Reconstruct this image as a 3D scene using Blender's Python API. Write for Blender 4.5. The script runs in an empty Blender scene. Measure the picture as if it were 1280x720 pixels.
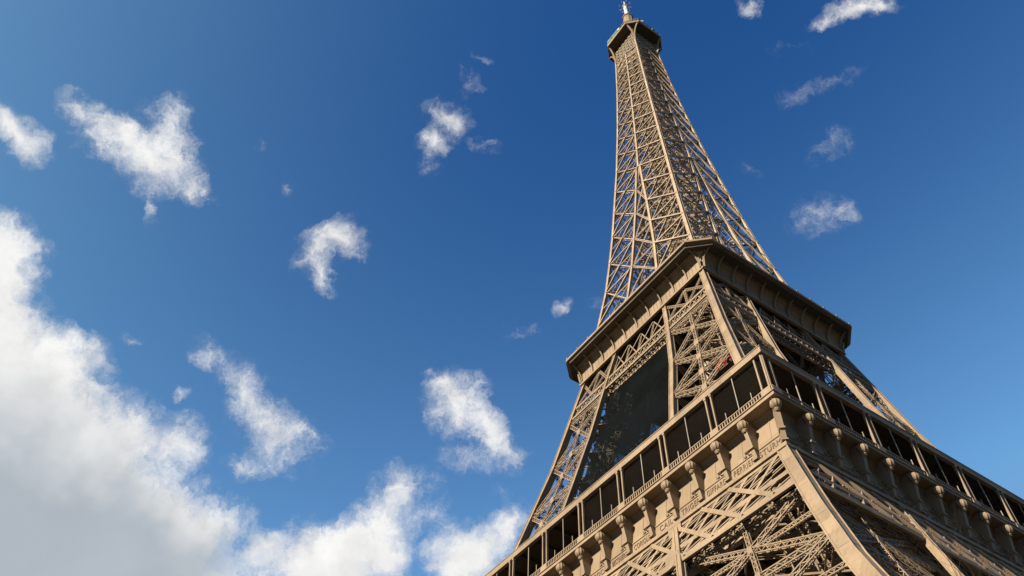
import bpy, math, random
import numpy as np
from mathutils import Vector, Matrix

random.seed(7)
C = bpy.context.scene
COL = C.collection

# ------------------------------------------------------------------ camera
cam_d = bpy.data.cameras.new("camera")
cam = bpy.data.objects.new("camera", cam_d)
COL.objects.link(cam)
cam_d.sensor_width = 36.0
cam_d.lens = 36.0 * 993.477 / 1280.0
cam_d.shift_y = 2.45 / 1280.0
cam_d.clip_start = 0.1
cam_d.clip_end = 6000.0
_r = Vector((0.55348806, 0.83223968, 0.03206368))
_u = Vector((0.64174942, -0.45070691, 0.62050057))
_f = Vector((-0.53085652, 0.32286281, 0.78355023))
M = Matrix((_r, _u, -_f)).transposed().to_4x4()
M.translation = Vector((69.9291, -87.8319, 1.0858))
cam.matrix_world = M
C.camera = cam

# ------------------------------------------------------------------ sun, sky, exposure
SUN = Vector((0.045, -0.94, 0.44)).normalized()
SUN_EL = math.asin(SUN.z)
SUN_AZ = math.atan2(SUN.x, SUN.y)
sd = bpy.data.lights.new("sun", 'SUN')
sd.energy = 4.95
sd.angle = math.radians(0.53)
sd.color = (1.0, 0.91, 0.745)
so = bpy.data.objects.new("sun", sd)
COL.objects.link(so)
so.rotation_euler = SUN.to_track_quat('Z', 'Y').to_euler()
so.location = (0, 0, 400)

C.view_settings.view_transform = 'Standard'
C.view_settings.look = 'None'
C.view_settings.exposure = 1.4
C.view_settings.gamma = 1.0
C.view_settings.use_curve_mapping = False
C.render.engine = 'CYCLES'
C.cycles.use_denoising = True
C.cycles.max_bounces = 6
C.cycles.diffuse_bounces = 3

CLOUDS = [
    (-0.6304, -0.2357, 0.7397, -0.7286, -0.1313, 1.7829, 0.0443, 0.0385, 1.0),
    (-0.6198, -0.2533, 0.7428, -0.5377, -0.526, 1.259, 0.0283, 0.0329, 0.9),
    (-0.6049, -0.1135, 0.7882, -0.654, -0.1178, 1.6042, 0.0688, 0.0563, 1.15),
    (-0.6063, -0.1595, 0.7791, -0.6627, -0.1532, 1.6348, 0.0469, 0.0301, 0.8),
    (-0.592, -0.1915, 0.7829, -0.6497, -0.1836, 1.6478, 0.0453, 0.0174, 0.75),
    (-0.5687, -0.1169, 0.8142, -0.4982, -0.3848, 1.1695, 0.0285, 0.0321, 0.85),
    (-0.6514, -0.094, 0.7529, -0.6499, -0.3311, 1.31, 0.0132, 0.0419, 0.55),
    (-0.614, -0.0597, 0.787, -0.649, 0.1559, 1.8697, 0.0314, 0.0238, 0.8),
    (-0.5971, -0.1564, 0.7867, -0.6351, -0.2135, 1.5471, 0.0392, 0.0267, 0.8),
    (-0.5914, 0.1123, 0.7985, -0.6173, -0.2042, 1.1048, 0.0423, 0.0353, 1.0),
    (-0.6221, 0.0963, 0.777, -0.6809, -0.0032, 1.4133, 0.036, 0.0468, 0.95),
    (-0.632, 0.1221, 0.7652, -0.6778, 0.1878, 1.6078, 0.0308, 0.0195, 0.8),
    (-0.4241, 0.1604, 0.8913, -0.3632, -0.3062, 0.5387, 0.0373, 0.0345, 1.05),
    (-0.4654, 0.1586, 0.8708, -0.5116, 0.0521, 1.3349, 0.0273, 0.0333, 0.95),
    (-0.3763, 0.1555, 0.9133, -0.4126, -0.0775, 1.0038, 0.0155, 0.0244, 0.5),
    (-0.4232, 0.207, 0.8821, -0.487, -0.0618, 0.9997, 0.0257, 0.0097, 0.38),
    (-0.5109, 0.3826, 0.7698, -0.6657, -0.2064, 0.6728, 0.0201, 0.0141, 0.75),
    (-0.5563, 0.3482, 0.7545, -0.7155, -0.0275, 0.9799, 0.0241, 0.009, 0.5),
    (-0.6543, 0.3277, 0.6816, -0.8066, 0.1734, 1.2704, 0.0596, 0.0549, 1.1),
    (-0.6515, 0.3819, 0.6555, -0.7509, 0.4589, 1.4838, 0.065, 0.0391, 0.95),
    (-0.6484, 0.3026, 0.6986, -0.7969, 0.0325, 1.1658, 0.0398, 0.0237, 0.8),
    (-0.6813, 0.3697, 0.6318, -0.8849, 0.0689, 1.1299, 0.0589, 0.023, 0.6),
    (-0.6509, 0.4082, 0.6401, -0.8186, 0.3573, 1.3269, 0.0392, 0.0242, 0.5),
    (-0.7378, 0.0386, 0.6739, -0.7704, 0.351, 1.859, 0.0462, 0.0231, 0.55),
    (-0.7515, 0.0966, 0.6526, -0.7852, 0.3957, 1.811, 0.0622, 0.0377, 0.8),
    (-0.7652, 0.1477, 0.6266, -0.8794, 0.1866, 1.5325, 0.0714, 0.051, 0.95),
    (-0.759, 0.1793, 0.6259, -0.8923, 0.0742, 1.3986, 0.0471, 0.0278, 0.6),
    (-0.7923, 0.1414, 0.5935, -0.9165, -0.2234, 1.2259, 0.0447, 0.0239, 0.55),
    (-0.7975, 0.1267, 0.5899, -0.9194, -0.2331, 1.2389, 0.0354, 0.0219, 0.6),
    (-0.7541, 0.1911, 0.6284, -0.8902, -0.0527, 1.28, 0.0282, 0.0131, 0.45),
    (-0.757, -0.038, 0.6523, -0.8239, -0.2834, 1.3676, 0.0214, 0.0108, 0.6),
    (-0.7704, -0.0928, 0.6308, -0.8622, -0.2482, 1.4832, 0.0311, 0.0226, 0.45),
    (-0.7721, 0.0318, 0.6348, -0.844, -0.3003, 1.2724, 0.0188, 0.011, 0.45),
    (-0.8594, -0.0999, 0.5015, -1.0027, -0.3706, 1.4593, 0.1519, 0.1855, 2.2),
    (-0.8725, -0.0095, 0.4886, -1.033, -0.305, 1.4045, 0.1605, 0.1231, 2.2),
    (-0.7399, -0.1871, 0.6462, -0.8547, -0.177, 1.6665, 0.0608, 0.0698, 1.5),
    (-0.7978, -0.1182, 0.5912, -0.9254, 0.1853, 1.8558, 0.098, 0.0781, 1.5),
    (-0.8085, 0.0471, 0.5866, -0.9128, -0.2868, 1.2973, 0.0469, 0.0502, 1.0),
    (-0.8443, 0.1137, 0.5237, -1.0187, 0.0567, 1.4719, 0.083, 0.0585, 1.3),
    (-0.8179, -0.0022, 0.5753, -0.9345, 0.253, 1.7564, 0.0694, 0.065, 1.1),
    (-0.8909, 0.0546, 0.451, -1.086, -0.2551, 1.3775, 0.1914, 0.0725, 2.0),
    (-0.7148, -0.1905, 0.6729, -0.8316, -0.049, 1.7866, 0.0432, 0.0398, 0.9),
    (-0.7679, -0.1592, 0.6205, -0.8113, -0.4485, 1.3846, 0.0715, 0.0593, 1.4),
    (-0.7952, -0.0497, 0.6043, -0.904, 0.2145, 1.7992, 0.0306, 0.0147, 0.6),
    (-0.7904, 0.2709, 0.5495, -0.9229, -0.4264, 0.9372, 0.1014, 0.048, 1.3),
    (-0.7395, 0.3084, 0.5983, -0.8692, -0.3846, 0.8686, 0.0587, 0.038, 0.95),
    (-0.8182, 0.2572, 0.5142, -1.0238, -0.1507, 1.1751, 0.0939, 0.0474, 1.3),
    (-0.834, 0.1991, 0.5146, -1.0199, -0.1842, 1.2244, 0.0457, 0.0332, 0.95),
    (-0.7908, 0.3091, 0.5282, -1.0097, -0.1203, 1.1229, 0.0575, 0.0427, 1.15),
    (-0.7254, 0.4105, 0.5526, -0.9727, -0.1938, 0.9253, 0.0838, 0.0512, 1.35),
    (-0.6875, 0.4348, 0.5817, -0.9154, -0.3033, 0.7812, 0.0443, 0.0318, 1.0),
    (-0.7465, 0.402, 0.5302, -1.0106, -0.0649, 1.0361, 0.053, 0.034, 1.0),
    (-0.6792, 0.4107, 0.6082, -0.9136, 0.0933, 1.0987, 0.0293, 0.0114, 0.4),
    (-0.7342, 0.3499, 0.5819, -0.947, -0.0887, 1.0623, 0.0288, 0.0279, 0.5),
    (-0.053, 0.4594, 0.8866, -0.3927, 0.2849, 0.7109, 0.0493, 0.0204, 1.0),
    (-0.0788, 0.4512, 0.8889, -0.4118, 0.2456, 0.6809, 0.0325, 0.013, 0.7),
    (-0.0347, 0.4733, 0.8802, -0.3464, 0.3602, 0.8466, 0.027, 0.0181, 0.8),
    (-0.1219, 0.3721, 0.9201, -0.3341, 0.2285, 0.8946, 0.0263, 0.0207, 0.9),
    (-0.1705, 0.4611, 0.8708, -0.3378, 0.3951, 1.1852, 0.0344, 0.0194, 0.36),
    (-0.1351, 0.4836, 0.8648, -0.4995, 0.1727, 0.5775, 0.0417, 0.0136, 0.36),
    (-0.1739, 0.526, 0.8325, -0.5543, 0.2045, 0.6362, 0.0407, 0.0348, 0.43),
    (-0.2487, 0.5568, 0.7925, -0.6395, 0.157, 0.6273, 0.0315, 0.0282, 0.37),
    (-0.221, 0.569, 0.7921, -0.5971, 0.2915, 0.7704, 0.0292, 0.0259, 0.36),
    (-0.2545, 0.4808, 0.8391, -0.2824, 0.508, 1.5197, 0.0378, 0.0128, 0.28),
    (-0.122, 0.4404, 0.8895, -0.3898, 0.278, 0.8591, 0.0309, 0.0105, 0.25),
    (-0.3429, 0.1599, 0.9257, -0.382, 0.0698, 1.3063, 0.0153, 0.0075, 0.4),
    (-0.4718, 0.4282, 0.7707, -0.6892, -0.051, 0.7721, 0.0298, 0.008, 0.3),
    (-0.5542, -0.0163, 0.8322, -0.5169, -0.2934, 1.1296, 0.0127, 0.0093, 0.35),
    (-0.582, 0.0289, 0.8127, -0.5692, -0.2662, 1.1311, 0.0111, 0.0095, 0.35),
]
THICK = [
    (-0.8938, -0.0907, 0.4391, -1.0864, -0.3389, 1.4988, 0.2245, 0.2225, 1.0),
    (-0.8878, 0.0509, 0.4575, -1.0951, 0.0458, 1.5372, 0.2111, 0.1454, 1.0),
    (-0.854, 0.1288, 0.504, -1.0275, -0.224, 1.2878, 0.0923, 0.0514, 0.35),
    (-0.8093, 0.2836, 0.5144, -1.0249, -0.1356, 1.1518, 0.1186, 0.0352, 0.3),
    (-0.7354, 0.4231, 0.5293, -1.0121, -0.0522, 1.0161, 0.0853, 0.0313, 0.28),
]


def build_world():
    w = bpy.data.worlds.new("World")
    C.world = w
    w.use_nodes = True
    nt = w.node_tree
    N = nt.nodes
    L = nt.links
    N.clear()
    out = N.new('ShaderNodeOutputWorld')
    bg = N.new('ShaderNodeBackground')
    L.new(bg.outputs[0], out.inputs[0])
    sky = N.new('ShaderNodeTexSky')
    sky.sky_type = 'NISHITA'
    sky.sun_disc = False
    sky.sun_elevation = SUN_EL
    sky.sun_rotation = SUN_AZ
    sky.altitude = 50
    sky.air_density = 1.0
    sky.dust_density = 1.2
    sky.ozone_density = 3.0
    S = 0.05
    tc = N.new('ShaderNodeTexCoord')

    def math_(op, a, b=None, c=None, clamp=False):
        n = N.new('ShaderNodeMath')
        n.operation = op
        n.use_clamp = clamp
        for i, v in enumerate((a, b, c)):
            if v is None:
                continue
            if isinstance(v, (int, float)):
                n.inputs[i].default_value = v
            else:
                L.new(v, n.inputs[i])
        return n.outputs[0]

    def vmath(op, a, b):
        n = N.new('ShaderNodeVectorMath')
        n.operation = op
        for i, v in enumerate((a, b)):
            if isinstance(v, tuple):
                n.inputs[i].default_value = v
            elif isinstance(v, (int, float)):
                n.inputs['Scale'].default_value = v
            else:
                L.new(v, n.inputs[i])
        return n.outputs[0]

    def noise(vec, scale, detail, rough, lac=2.0, dist=0.0):
        n = N.new('ShaderNodeTexNoise')
        n.inputs['Scale'].default_value = scale
        n.inputs['Detail'].default_value = detail
        n.inputs['Roughness'].default_value = rough
        n.inputs['Lacunarity'].default_value = lac
        n.inputs['Distortion'].default_value = dist
        L.new(vec, n.inputs['Vector'])
        return n

    def smooth(v, lo, hi, a=0.0, b=1.0):
        n = N.new('ShaderNodeMapRange')
        n.interpolation_type = 'SMOOTHSTEP'
        for i, x in enumerate((lo, hi, a, b)):
            n.inputs[1 + i].default_value = x
        L.new(v, n.inputs[0])
        return n.outputs[0]

    P = tc.outputs['Generated']
    # ragged outlines: the direction is warped before it is compared with each cloud
    w1 = vmath('SUBTRACT', noise(P, 11.0, 3, 0.6).outputs['Color'], (0.5, 0.5, 0.5))
    w2 = vmath('SUBTRACT', noise(P, 38.0, 5, 0.65).outputs['Color'], (0.5, 0.5, 0.5))
    warp = vmath('ADD', vmath('SCALE', w1, 0.07), vmath('SCALE', w2, 0.035))
    Pw = vmath('ADD', P, warp)

    def field(rows, vec):
        acc = None
        for (x, y, z, rx, ry, rz, a, b, s) in rows:
            m = N.new('ShaderNodeMapping')
            m.vector_type = 'TEXTURE'
            m.inputs['Location'].default_value = (x, y, z)
            m.inputs['Rotation'].default_value = (rx, ry, rz)
            m.inputs['Scale'].default_value = (a, b, 0.6)
            L.new(vec, m.inputs['Vector'])
            g = N.new('ShaderNodeTexGradient')
            g.gradient_type = 'SPHERICAL'
            L.new(m.outputs[0], g.inputs[0])
            v = math_('MULTIPLY', g.outputs['Fac'], s)
            v = math_('MULTIPLY', v, v)
            acc = v if acc is None else math_('ADD', acc, v)
        return math_('SQRT', acc)

    F = field(CLOUDS, Pw)
    # billows, and finer wisps drawn out by a stretched, twisted noise
    Pt = vmath('ADD', P, vmath('SCALE', w2, 0.05))
    n1 = noise(Pt, 17.0, 10, 0.58, 2.15, 0.15).outputs['Fac']
    n2 = noise(Pt, 52.0, 9, 0.7, 2.15, 1.3).outputs['Fac']
    nn = math_('ADD', math_('MULTIPLY', math_('SUBTRACT', n1, 0.5), 1.5), math_('MULTIPLY', math_('SUBTRACT', n2, 0.5), 1.15))
    gate = smooth(F, 0.0, 0.22)
    dens = math_('ADD', math_('MULTIPLY', F, 1.3), math_('MULTIPLY', nn, gate))
    alpha = math_('MULTIPLY', smooth(dens, 0.02, 1.5), smooth(F, 0.0, 0.16))
    alpha = math_('POWER', alpha, 1.15)
    # the light in a cloud: the billows are compared with the same billows a little nearer to the sun
    Ps = vmath('ADD', Pt, tuple(SUN * 0.03))
    n1s = noise(Ps, 17.0, 4, 0.5, 2.15, 0.15).outputs['Fac']
    n1c = noise(Pt, 17.0, 4, 0.5, 2.15, 0.15).outputs['Fac']
    T = math_('MINIMUM', field(THICK, vmath('ADD', P, vmath('SCALE', w1, 0.12))), 1.0)
    deep = math_('MULTIPLY', smooth(T, 0.03, 0.75), smooth(dens, 0.4, 1.1))
    rel = math_('MULTIPLY', math_('SUBTRACT', n1c, n1s), math_('SUBTRACT', 0.42, math_('MULTIPLY', deep, 0.38)))
    lobes = math_('MULTIPLY', math_('SUBTRACT', noise(Pt, 6.5, 5, 0.5).outputs['Fac'], 0.5), 0.32)
    br = math_('ADD', smooth(dens, 0.1, 0.9, 0.84, 1.0), math_('ADD', rel, math_('MULTIPLY', lobes, deep)))
    mixc = N.new('ShaderNodeMix')
    mixc.data_type = 'RGBA'
    mixc.inputs['A'].default_value = CLOUD_LIT
    mixc.inputs['B'].default_value = CLOUD_DEEP
    L.new(deep, mixc.inputs['Factor'])
    cl = vmath('SCALE', mixc.outputs['Result'], 1.0)
    L.new(br, cl.node.inputs['Scale'])
    mix = N.new('ShaderNodeMix')
    mix.data_type = 'RGBA'
    L.new(alpha, mix.inputs['Factor'])
    tint = N.new('ShaderNodeMix')
    tint.data_type = 'RGBA'
    tint.blend_type = 'MULTIPLY'
    tint.clamp_result = False
    tint.inputs['Factor'].default_value = 1.0
    tint.inputs['B'].default_value = SKY_TINT
    L.new(sky.outputs[0], tint.inputs['A'])
    # paler air towards the horizon
    sep = N.new('ShaderNodeSeparateXYZ')
    L.new(P, sep.inputs[0])
    low = math_('POWER', math_('SUBTRACT', 1.0, math_('MAXIMUM', sep.outputs['Z'], 0.42), clamp=True), 2.0)
    low = math_('MULTIPLY', low, math_('ADD', 0.7, math_('MULTIPLY', sep.outputs['Y'], 0.8)))
    low = math_('MULTIPLY', low, smooth(sep.outputs['Z'], 0.1, 0.4))
    air = vmath('SCALE', HORIZON_AIR, 1.0)
    L.new(low, air.node.inputs['Scale'])
    both = vmath('ADD', vmath('ADD', tint.outputs['Result'], air), UPPER_AIR)
    both = vmath('MAXIMUM', both, (0.0, 0.0, 0.0))
    both = vmath('MINIMUM', both, SKY_CAP)
    L.new(both, mix.inputs['A'])
    L.new(cl, mix.inputs['B'])
    L.new(mix.outputs['Result'], bg.inputs['Color'])
    bg.inputs['Strength'].default_value = S

CLOUD_LIT = (6.67, 6.63, 6.52, 1)
CLOUD_DEEP = (3.33, 3.71, 4.13, 1)
SKY_TINT = (1.735, 2.224, 1.565, 1)
HORIZON_AIR = (1.20, 2.32, 5.55)
SKY_CAP = (1.44, 2.88, 5.23)
UPPER_AIR = (-0.717, -1.288, -0.591)
build_world()

# ------------------------------------------------------------------ helpers
class MB:
    """Collects boxes, bars and sheets that become one mesh object."""
    def __init__(self):
        self.v = []
        self.f = []
        self.n = 0

    def add(self, vs, fs):
        self.v.extend(vs)
        self.f.extend([tuple(i + self.n for i in q) for q in fs])
        self.n += len(vs)

    BOX = [(0, 1, 2, 3), (7, 6, 5, 4), (0, 4, 5, 1), (1, 5, 6, 2), (2, 6, 7, 3), (3, 7, 4, 0)]

    def bar(self, p, q, w, d, n):
        """A box beam from p to q: w across, d along the normal n."""
        p = np.asarray(p, float)
        q = np.asarray(q, float)
        t = q - p
        ln = math.sqrt(t @ t)
        if ln < 1e-6:
            return
        t = t / ln
        n = np.asarray(n, float)
        s = np.cross(t, n)
        ls = math.sqrt(s @ s)
        if ls < 1e-4:
            s = np.cross(t, (0.3, 0.9, 0.2))
            ls = math.sqrt(s @ s)
        s = s / ls * (w / 2)
        m = np.cross(s, t)
        m = m / math.sqrt(m @ m) * (d / 2)
        a, b, c, e = -s - m, s - m, s + m, -s + m
        self.add([p + a, p + b, p + c, p + e, q + a, q + b, q + c, q + e], self.BOX)

    def lbeam(self, p, q, W, D, n, fl=0.13, lac=0.07, pitch=None, cross=False):
        """An open lattice beam: angle irons at its edges, laced between."""
        p = np.asarray(p, float)
        q = np.asarray(q, float)
        t = q - p
        ln = math.sqrt(t @ t)
        t = t / ln
        n = np.asarray(n, float)
        s = np.cross(t, n)
        s = s / math.sqrt(s @ s)
        m = np.cross(s, t)
        planes = (-D / 2, D / 2) if D > 0 else (0.0,)
        pitch = pitch or W * 1.1
        k = max(2, int(round(ln / pitch)))
        for o in planes:
            for e in (-W / 2, W / 2):
                off = s * e + m * o
                self.bar(p + off, q + off, fl, fl * 0.7, n)
            for i in range(k):
                a = p + t * (ln * i / k) + m * o
                b = p + t * (ln * (i + 1) / k) + m * o
                e = (W / 2 - fl * 0.3) * (1 if i % 2 else -1)
                self.bar(a + s * e, b - s * e, lac, 0.03, n)
                if cross:
                    self.bar(a - s * e + m * 0.02, b + s * e + m * 0.02, lac, 0.03, n)
        if D > 0 and not cross:
            for e in (-W / 2, W / 2):
                for i in range(k):
                    a = p + t * (ln * i / k) + s * e
                    b = p + t * (ln * (i + 1) / k) + s * e
                    o = D / 2 * (1 if i % 2 else -1)
                    self.bar(a + m * o, b - m * o, lac, 0.03, s)

    def box(self, c, size, R=None):
        sx, sy, sz = (v / 2 for v in size)
        vs = [np.array(q, float) for q in ((-sx, -sy, -sz), (sx, -sy, -sz), (sx, sy, -sz), (-sx, sy, -sz), (-sx, -sy, sz), (sx, -sy, sz), (sx, sy, sz), (-sx, sy, sz))]
        if R is not None:
            vs = [R @ q for q in vs]
        self.add([q + np.asarray(c, float) for q in vs], self.BOX)

    def loft(self, rings, cap=True):
        k = len(rings[0])
        base = self.n
        vs = [np.asarray(q, float) for r in rings for q in r]
        fs = []
        for i in range(len(rings) - 1):
            for j in range(k):
                a, b = i * k + j, i * k + (j + 1) % k
                fs.append((a, b, b + k, a + k))
        if cap:
            fs.append(tuple(range(k - 1, -1, -1)))
            fs.append(tuple((len(rings) - 1) * k + j for j in range(k)))
        self.add(vs, fs)

    def tube(self, pts, rad, k=8):
        pts = [np.asarray(q, float) for q in pts]
        rings = []
        for i, q in enumerate(pts):
            t = pts[min(i + 1, len(pts) - 1)] - pts[max(i - 1, 0)]
            t = t / max(1e-9, math.sqrt(t @ t))
            a = np.cross(t, (0.0, 0.0, 1.0) if abs(t[2]) < 0.9 else (1.0, 0.0, 0.0))
            a = a / math.sqrt(a @ a)
            b = np.cross(t, a)
            r = rad[i] if isinstance(rad, (list, tuple)) else rad
            rings.append([q + r * (math.cos(2 * math.pi * j / k) * a + math.sin(2 * math.pi * j / k) * b) for j in range(k)])
        self.loft(rings)

    def turned(self, k=0):
        """The same shapes on the k-th face of the tower (quarter turns about its axis)."""
        o = MB()
        o.f = list(self.f)
        o.n = self.n
        for _ in range(1):
            c, s = ((1, 0), (0, 1), (-1, 0), (0, -1))[k % 4]
        o.v = [np.array((q[0] * c - q[1] * s, q[0] * s + q[1] * c, q[2])) for q in self.v]
        return o

    def build(self, name, mat, parent=None, smooth=False):
        me = bpy.data.meshes.new(name)
        me.from_pydata([tuple(map(float, q)) for q in self.v], [], self.f)
        me.materials.append(mat)
        me.validate()
        if smooth:
            me.polygons.foreach_set('use_smooth', [True] * len(me.polygons))
        ob = bpy.data.objects.new(name, me)
        COL.objects.link(ob)
        if parent is not None:
            ob.parent = parent
        return ob


def empty(name, loc=(0, 0, 0), parent=None):
    o = bpy.data.objects.new(name, None)
    o.empty_display_size = 0.5
    COL.objects.link(o)
    o.location = loc
    if parent is not None:
        o.parent = parent
    return o


def tag(o, label=None, cat=None, group=None, kind=None):
    for k, v in (('label', label), ('category', cat), ('group', group), ('kind', kind)):
        if v:
            o[k] = v


def iron(name, col, rough=0.62, var=0.2, streak=0.45, scale=0.35, bump=0.15):
    """Painted iron: uneven coats, rain streaks and rust bloom, fine surface bump."""
    m = bpy.data.materials.new(name)
    m.use_nodes = True
    nt = m.node_tree
    N, L = nt.nodes, nt.links
    b = N['Principled BSDF']
    b.inputs['Roughness'].default_value = rough
    b.inputs['Specular IOR Level'].default_value = 0.2
    tc = N.new('ShaderNodeTexCoord')
    n1 = N.new('ShaderNodeTexNoise')
    n1.inputs['Scale'].default_value = scale
    n1.inputs['Detail'].default_value = 8
    n1.inputs['Roughness'].default_value = 0.65
    L.new(tc.outputs['Object'], n1.inputs['Vector'])
    mp = N.new('ShaderNodeMapping')
    mp.inputs['Scale'].default_value = (2.6, 2.6, 0.16)
    L.new(tc.outputs['Object'], mp.inputs['Vector'])
    n2 = N.new('ShaderNodeTexNoise')
    n2.inputs['Scale'].default_value = 1.2
    n2.inputs['Detail'].default_value = 5
    L.new(mp.outputs[0], n2.inputs['Vector'])
    r1 = N.new('ShaderNodeValToRGB')
    e = r1.color_ramp.elements
    e[0].position = 0.25
    e[1].position = 0.75
    e[0].color = (*[c * (1 - var) for c in col], 1)
    e[1].color = (*[min(1, c * (1 + var)) for c in col], 1)
    L.new(n1.outputs['Fac'], r1.inputs['Fac'])
    r2 = N.new('ShaderNodeMapRange')
    r2.inputs[1].default_value = 0.5
    r2.inputs[2].default_value = 0.78
    r2.inputs[3].default_value = 0.0
    r2.inputs[4].default_value = streak
    L.new(n2.outputs['Fac'], r2.inputs[0])
    mx = N.new('ShaderNodeMix')
    mx.data_type = 'RGBA'
    mx.inputs['B'].default_value = (col[0] * 0.62, col[1] * 0.5, col[2] * 0.42, 1)
    L.new(r2.outputs[0], mx.inputs['Factor'])
    L.new(r1.outputs[0], mx.inputs['A'])
    # plate by plate the coats differ a little
    sn = N.new('ShaderNodeVectorMath')
    sn.operation = 'SNAP'
    sn.inputs[1].default_value = (3.1, 3.1, 2.3)
    L.new(tc.outputs['Object'], sn.inputs[0])
    wn = N.new('ShaderNodeTexWhiteNoise')
    L.new(sn.outputs[0], wn.inputs['Vector'])
    tone = N.new('ShaderNodeMapRange')
    tone.inputs[3].default_value = 0.86
    tone.inputs[4].default_value = 1.10
    L.new(wn.outputs['Value'], tone.inputs[0])
    ts = N.new('ShaderNodeVectorMath')
    ts.operation = 'SCALE'
    L.new(mx.outputs['Result'], ts.inputs[0])
    L.new(tone.outputs[0], ts.inputs['Scale'])
    L.new(ts.outputs[0], b.inputs['Base Color'])
    if bump:
        n3 = N.new('ShaderNodeTexNoise')
        n3.inputs['Scale'].default_value = 3.0
        n3.inputs['Detail'].default_value = 6
        L.new(tc.outputs['Object'], n3.inputs['Vector'])
        bp = N.new('ShaderNodeBump')
        bp.inputs['Strength'].default_value = bump
        bp.inputs['Distance'].default_value = 0.05
        L.new(n3.outputs['Fac'], bp.inputs['Height'])
        L.new(bp.outputs[0], b.inputs['Normal'])
    return m


M_IRON = iron('painted iron', (0.182, 0.129, 0.080))
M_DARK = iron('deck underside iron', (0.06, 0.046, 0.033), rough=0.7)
M_LAT = iron('lattice iron', (0.176, 0.125, 0.078), var=0.2, streak=0.35, scale=0.8, bump=0)
M_SHAFT = iron('pale shaft paint', (0.25, 0.183, 0.12), var=0.2, streak=0.3, scale=0.6, bump=0)
M_PLATE = iron('frieze plate', (0.182, 0.129, 0.079), var=0.1, streak=0.3)
M_LETTER = iron('letter paint', (0.105, 0.062, 0.038), var=0.1, streak=0.1)
M_LOUVRE = iron('louvre metal', (0.032, 0.025, 0.02), rough=0.6, streak=0.1)
M_WALL = iron('pavilion wall', (0.05, 0.025, 0.02), rough=0.6)
M_RED = iron('red machine paint', (0.3, 0.018, 0.010), rough=0.45)
M_CREAM = iron('cream paint', (0.26, 0.21, 0.14))
M_WHITE = iron('white mast paint', (0.42, 0.40, 0.36))
M_TEAL = iron('green netting', (0.07, 0.12, 0.11), rough=0.8)
M_SHEET = bpy.data.materials.new('dark see-through sheet')  # near-black, partly see-through sheet between the legs, opacity varied by noise
M_SHEET.use_nodes = True
_n, _l = M_SHEET.node_tree.nodes, M_SHEET.node_tree.links
_n['Principled BSDF'].inputs['Base Color'].default_value = (0.0010, 0.0016, 0.0016, 1)
_n['Principled BSDF'].inputs['Roughness'].default_value = 0.9
_n['Principled BSDF'].inputs['Specular IOR Level'].default_value = 0.05
_t = _n.new('ShaderNodeBsdfTransparent')
_t.inputs['Color'].default_value = (0.8, 0.9, 0.9, 1)
_m = _n.new('ShaderNodeMixShader')
_x = _n.new('ShaderNodeTexNoise')
_x.inputs['Scale'].default_value = 0.16
_x.inputs['Detail'].default_value = 4
_c = _n.new('ShaderNodeTexCoord')
_l.new(_c.outputs['Object'], _x.inputs['Vector'])
_k = _n.new('ShaderNodeMapRange')
for _i, _v in enumerate((0.36, 0.60, 0.68, 0.985)):
    _k.inputs[1 + _i].default_value = _v
_l.new(_x.outputs['Fac'], _k.inputs[0])
_l.new(_k.outputs[0], _m.inputs['Fac'])
_l.new(_t.outputs[0], _m.inputs[1])
_l.new(_n['Principled BSDF'].outputs[0], _m.inputs[2])
_l.new(_m.outputs[0], _n['Material Output'].inputs['Surface'])
M_LAMP = iron('floodlight housing', (0.12, 0.082, 0.05))
M_STAN = iron('galvanised stanchion', (0.19, 0.16, 0.125))
M_STONE = iron('plinth stone', (0.36, 0.32, 0.26), rough=0.9)
M_BARK = iron('bark', (0.028, 0.019, 0.014), rough=0.9, scale=6)

# ------------------------------------------------------------------ ground
def ground():
    m = bpy.data.materials.new('gravel and lawn')
    m.use_nodes = True
    N, L = m.node_tree.nodes, m.node_tree.links
    b = N['Principled BSDF']
    b.inputs['Roughness'].default_value = 0.95
    tc = N.new('ShaderNodeTexCoord')
    n = N.new('ShaderNodeTexNoise')
    n.inputs['Scale'].default_value = 0.02
    n.inputs['Detail'].default_value = 10
    L.new(tc.outputs['Object'], n.inputs['Vector'])
    r = N.new('ShaderNodeValToRGB')
    e = r.color_ramp.elements
    e[0].position, e[0].color = 0.42, (0.02, 0.028, 0.012, 1)
    e[1].position, e[1].color = 0.52, (0.05, 0.043, 0.034, 1)
    L.new(n.outputs['Fac'], r.inputs['Fac'])
    L.new(r.outputs[0], b.inputs['Base Color'])
    mb = MB()
    S = 2500
    mb.add([np.array(q, float) for q in ((-S, -S, 0), (S, -S, 0), (S, S, 0), (-S, S, 0))], [(0, 1, 2, 3)])
    o = mb.build('ground', m)
    tag(o, kind='structure')
ground()

# ------------------------------------------------------------------ the tower's outline
ZK = [0, 33.65, 41.3, 47, 53, 57.6, 76.6, 92, 112.5, 137, 157, 182, 189, 215, 240, 262, 276]
HK = [62.5, 42.6, 39.0, 36.6, 34.2, 32.6, 26.3, 22.0, 17.4, 13.4, 11.35, 9.5, 8.95, 7.4, 6.2, 5.4, 5.2]
GZ = [0, 47, 53, 57.6, 79, 92, 102, 111, 117, 130, 175, 184]
GK = [37.5, 19.8, 17.7, 15.6, 11.9, 10.2, 8.6, 7.1, 5.6, 4.2, 0.75, 0.3]
CHZ = [0, 50, 60, 110, 118, 180, 262]
CHS = [1.25, 1.18, 1.12, 0.95, 0.66, 0.58, 0.40]
def hz(z): return float(np.interp(z, ZK, HK))
def gz(z): return float(np.interp(z, GZ, GK))
def cs(z): return float(np.interp(z, CHZ, CHS))

tower = empty('lattice_tower')
tag(tower, 'tall brown iron lattice tower with two balconied platforms rising against the blue sky', 'tower')

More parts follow.
